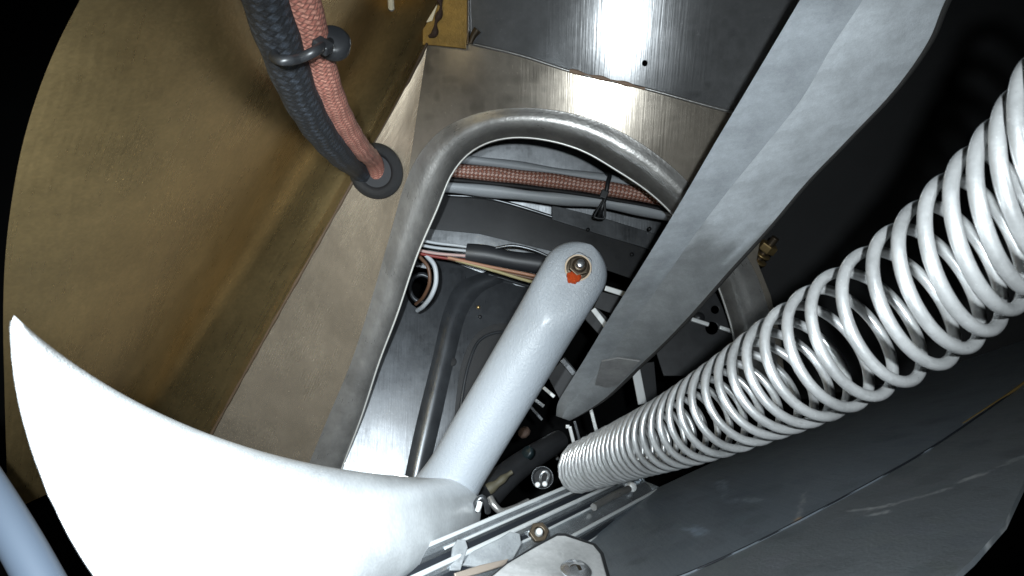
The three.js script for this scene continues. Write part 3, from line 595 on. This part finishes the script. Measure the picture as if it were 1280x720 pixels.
// ------------------------------------------------------------------ rail, clip, nut and screw plate at the bottom
const railA = P(500, 752, 172), railB = P(806, 600, 292);
const rd = railB.clone().sub(railA).normalize(), rn = V(-0.12, 0.62, 0.78).sub(rd.clone().multiplyScalar(V(-0.12, 0.62, 0.78).dot(rd))).normalize(), rs = rn.clone().cross(rd).normalize();
if (rs.y > 0) rs.negate();
const onRail = (px, py, lift) => new Plane(rn, railA.clone().addScaledVector(rn, lift * mm)).at(px, py);
{
  const t = thing('track_rail', 'ridged metal rail running from the bottom edge to under the spring end', 'rail');
  const prof = [[-12, -5], [-12, 1.6], [-11, 2.6], [-9.4, 2.4], [-8.6, 1], [-8.4, -4], [-5.4, -4.6], [-4.9, 1.6], [-4, 3], [-2.6, 3], [-1.9, 1.4], [-1.7, -2.8], [-0.6, -3], [0, -0.8], [3, 0.1], [6.4, 0.3], [7, 2], [8, 2.8], [9, 1.6], [9.4, -4], [11.2, -4.4], [11.6, 0.6], [12.8, 1], [13, -5]];
  const g = loft([0, 0.2, 0.4, 0.6, 0.8, 1].map((s) => prof.map(([a, b]) => railA.clone().lerp(railB, s).addScaledVector(rs, a * mm).addScaledVector(rn, b * mm))), { closed: true, caps: true });
  mesh('channel', toCreasedNormals(g, 0.3), M.rail, t);
  const line = (a, b, s0, s1) => [s0, (s0 + s1) / 2, s1].map((q) => railA.clone().lerp(railB, q).addScaledVector(rs, a * mm).addScaledVector(rn, b * mm));
  for (const [a, b, r, s0, s1] of [[-11, 2.4, 0.75, 0.1, 0.74], [-8.5, 1.2, 0.5, 0.16, 0.7], [-3.3, 2.9, 0.8, 0, 0.86], [0.2, -0.4, 0.45, 0.3, 0.8], [8, 2.6, 0.7, 0.3, 0.97], [12.3, 0.8, 0.6, 0.4, 0.98]]) mesh('ridge', tube(line(a, b, s0, s1), r, { n: 16, k: 10 }), M.ridge, t);  // pale tubes put in for light caught along the channel lips
  for (const [a0, a1, b, s0, s1] of [[-8.2, -5, -1.2, 0, 0.9], [-1.8, -0.3, -0.6, 0, 0.7], [9.4, 11.4, 0.2, 0.3, 1]]) mesh('groove_shade', loft([s0, s1].map((q) => [a0, (a0 + a1) / 2, a1].map((a) => railA.clone().lerp(railB, q).addScaledVector(rs, a * mm).addScaledVector(rn, b * mm))), { closed: false }), M.groove_shade, t);  // dark strips put in for the shade inside the channels
  const e = onRail(790, 609, 2);
  mesh('end_pin', orient(lathe([[0, 1.4], [1.6, 1.2], [2.2, 0.4], [2.2, -3]], 18), e, V(0.3, 0.2, 1)), M.bright, t);
  const rod = [onRail(742, 634, 2.4), onRail(766, 620, 2.6), onRail(786, 611, 2.4)];
  mesh('rod', tube(rod, 1.5, { n: 20, k: 12 }), M.rim, t);
}
{
  const t = thing('hex_nut', 'dark hex nut with a bright bolt tip on the rail above the screw plate', 'nut');
  const c = onRail(672, 668, 0.6), ax = toCam(c).lerp(rn, 0.35).normalize();
  mesh('washer', orient(lathe([[1.4, -3], [4.4, -3], [4.4, 0.5], [1.4, 0.6]], 28), c, ax), M.steel, t);
  mesh('nut', orient(hexNut(6.3, 3, 1.7), c.clone().addScaledVector(ax, 0.5 * mm), ax, 0.2), M.bronze, t);
  mesh('bolt_tip', orient(lathe([[0, 4.6], [0.9, 4.4], [1.3, 3.8], [1.3, 0]], 18), c, ax), M.bright, t);
}
{
  const t = thing('rail_clip', 'shiny folded metal clip on the rail at the lower end of the white tube', 'clip');
  const p = new Plane(rn.clone().add(V(0, 0, 0.4)), onRail(590, 690, 3.2));
  mesh('tab', plate([[566, 684], [572, 674], [582, 674], [585, 684], [576, 712], [562, 712]], p, 1.2, { lift: 1.6 }), M.clip, t);
  mesh('plate', plate([[578, 706], [588, 690], [624, 673], [638, 664], [650, 667], [652, 680], [641, 699], [600, 709]], p, 1.0), M.clip, t);
  mesh('lower_fold', plate([[568, 716], [600, 706], [636, 698], [632, 706], [600, 716], [570, 724]], p, 1.0, { lift: 1.4 }), mat([0.36, 0.3, 0.25], 0.5, 0.6), t);
}
{
  const p = Plane.through(P(640, 700, 152), P(760, 720, 150), P(710, 668, 166));
  const t = thing('screw_plate', 'bright cut cornered metal plate at the bottom edge with a cross head screw', 'plate');
  mesh('plate', plate([[590, 760], [612, 722], [634, 704], [668, 684], [696, 669], [706, 669], [742, 681], [751, 692], [760, 724], [768, 770]], p, 1.6, { bevel: 0.35 }), mat([0.66, 0.67, 0.68], 0.5, 0.4, { map: rep(tDirt, 30), roughnessMap: rep(tRough, 30) }), t);
  mesh('underplate', plate([[590, 766], [610, 722], [634, 702], [668, 681], [696, 666], [707, 666], [745, 679], [755, 691], [764, 724], [773, 770]], p, 1.2, { bevel: 0.3, lift: -1.7 }), M.dark, t);
  const s = thing('cross_head_screw', 'domed cross head screw in the bright plate at the bottom edge', 'screw');
  const c = p.at(720, 713, 0);
  const head = new Brush(orient(lathe([[0, 1.9], [1.4, 1.75], [2.8, 1.2], [3.8, 0.4], [4.0, 0], [4.0, -0.6], [0, -0.6]], 36), V(0, 0, 0), V(0, 1, 0))); head.updateMatrixWorld();
  const ev = new Evaluator(); ev.useGroups = false; ev.attributes = ['position', 'normal', 'uv'];
  let h = head;
  for (const a of [0.35, 0.35 + Math.PI / 2]) { const k = new Brush(new THREE.BoxGeometry(4.2 * mm, 2.4 * mm, 0.95 * mm).translate(0, 1.8 * mm, 0).rotateY(a)); k.updateMatrixWorld(); h = ev.evaluate(h, k, SUBTRACTION); h.updateMatrixWorld(); }
  mesh('head', orient(h.geometry, c, p.n), M.steel, s);
  mesh('recess', orient(lathe([[0, 0.62], [1.6, 0.62]], 16), c, p.n), M.bronze, s);
}
// fittings tucked in between the arm, the rail and the spring end
{
  const t = thing('tube_clamp', 'small bright bent clamp beside the foot of the white arm', 'clamp');
  mesh('band', tube([[592, 640, 250], [596, 628, 248], [602, 622, 248], [608, 630, 249], [610, 640, 251]].map((q) => P(...q)), 1.3, { n: 24, k: 10 }), M.grey, t);
  mesh('screw', tube([P(597, 638, 245), P(599, 632, 244.5), P(600, 627, 245)], 1.1, { n: 8, k: 10 }), M.bright, t);
  mesh('saddle', tube([[612, 622, 252], [618, 632, 250], [626, 639, 250], [640, 636, 254], [660, 626, 262]].map((q) => P(...q)), (s) => 1.6 - 0.5 * s, { n: 30, k: 10 }), M.rim, t);
}
{
  const t = thing('idler_lever', 'dim grey lever with yellowed end below the right side of the white arm', 'lever');
  mesh('shank', tube([[606, 622, 285], [630, 598, 295], [660, 575, 310], [700, 550, 330]].map((q) => P(...q)), (s) => 7 - 1.5 * s, { n: 30, k: 18 }), M.dark, t);
  mesh('yellowed_end', tube([[610, 612, 276], [622, 604, 277], [634, 594, 279], [640, 590, 280]].map((q) => P(...q)), (s) => 2.6 - 1.6 * s + 0.25 * Math.sin(s * 13), { n: 24, k: 10 }), mat([0.05, 0.043, 0.025], 0.7), t);
  mesh('rusty_joint', orient(lathe([[0, 2], [1.6, 2], [1.8, 1], [3.4, 0.8], [3.6, -1], [2, -2.4], [0, -3]], 9), P(655, 540, 334), V(-0.5, 0.7, 0.5)), M.rust, t);
  mesh('green_cap', orient(lathe([[0, 2], [3, 1.7], [3.4, 0.6], [3.4, -2], [0, -2]], 8), P(660, 566, 304), V(-0.7, 0.6, 0.5)), mat([0.006, 0.012, 0.014], 0.4), t);
}
cable('added_bluish_pipe', 'added bluish pipe in place of a lens rim band at the very bottom left corner beyond the white tube', [[-90, 500, 130], [-30, 590, 124], [20, 670, 118], [70, 760, 112]], 3.6, mat([0.035, 0.045, 0.06], 0.4), { n: 40, k: 24 });  // added pipe stands in for the bluish band at the lens rim

scene.traverse((o) => { if (o.isGroup && o.parent === scene && o.position.lengthSq() === 0 && !o.isLight) settle(o); });
renderer.render(scene, camera);
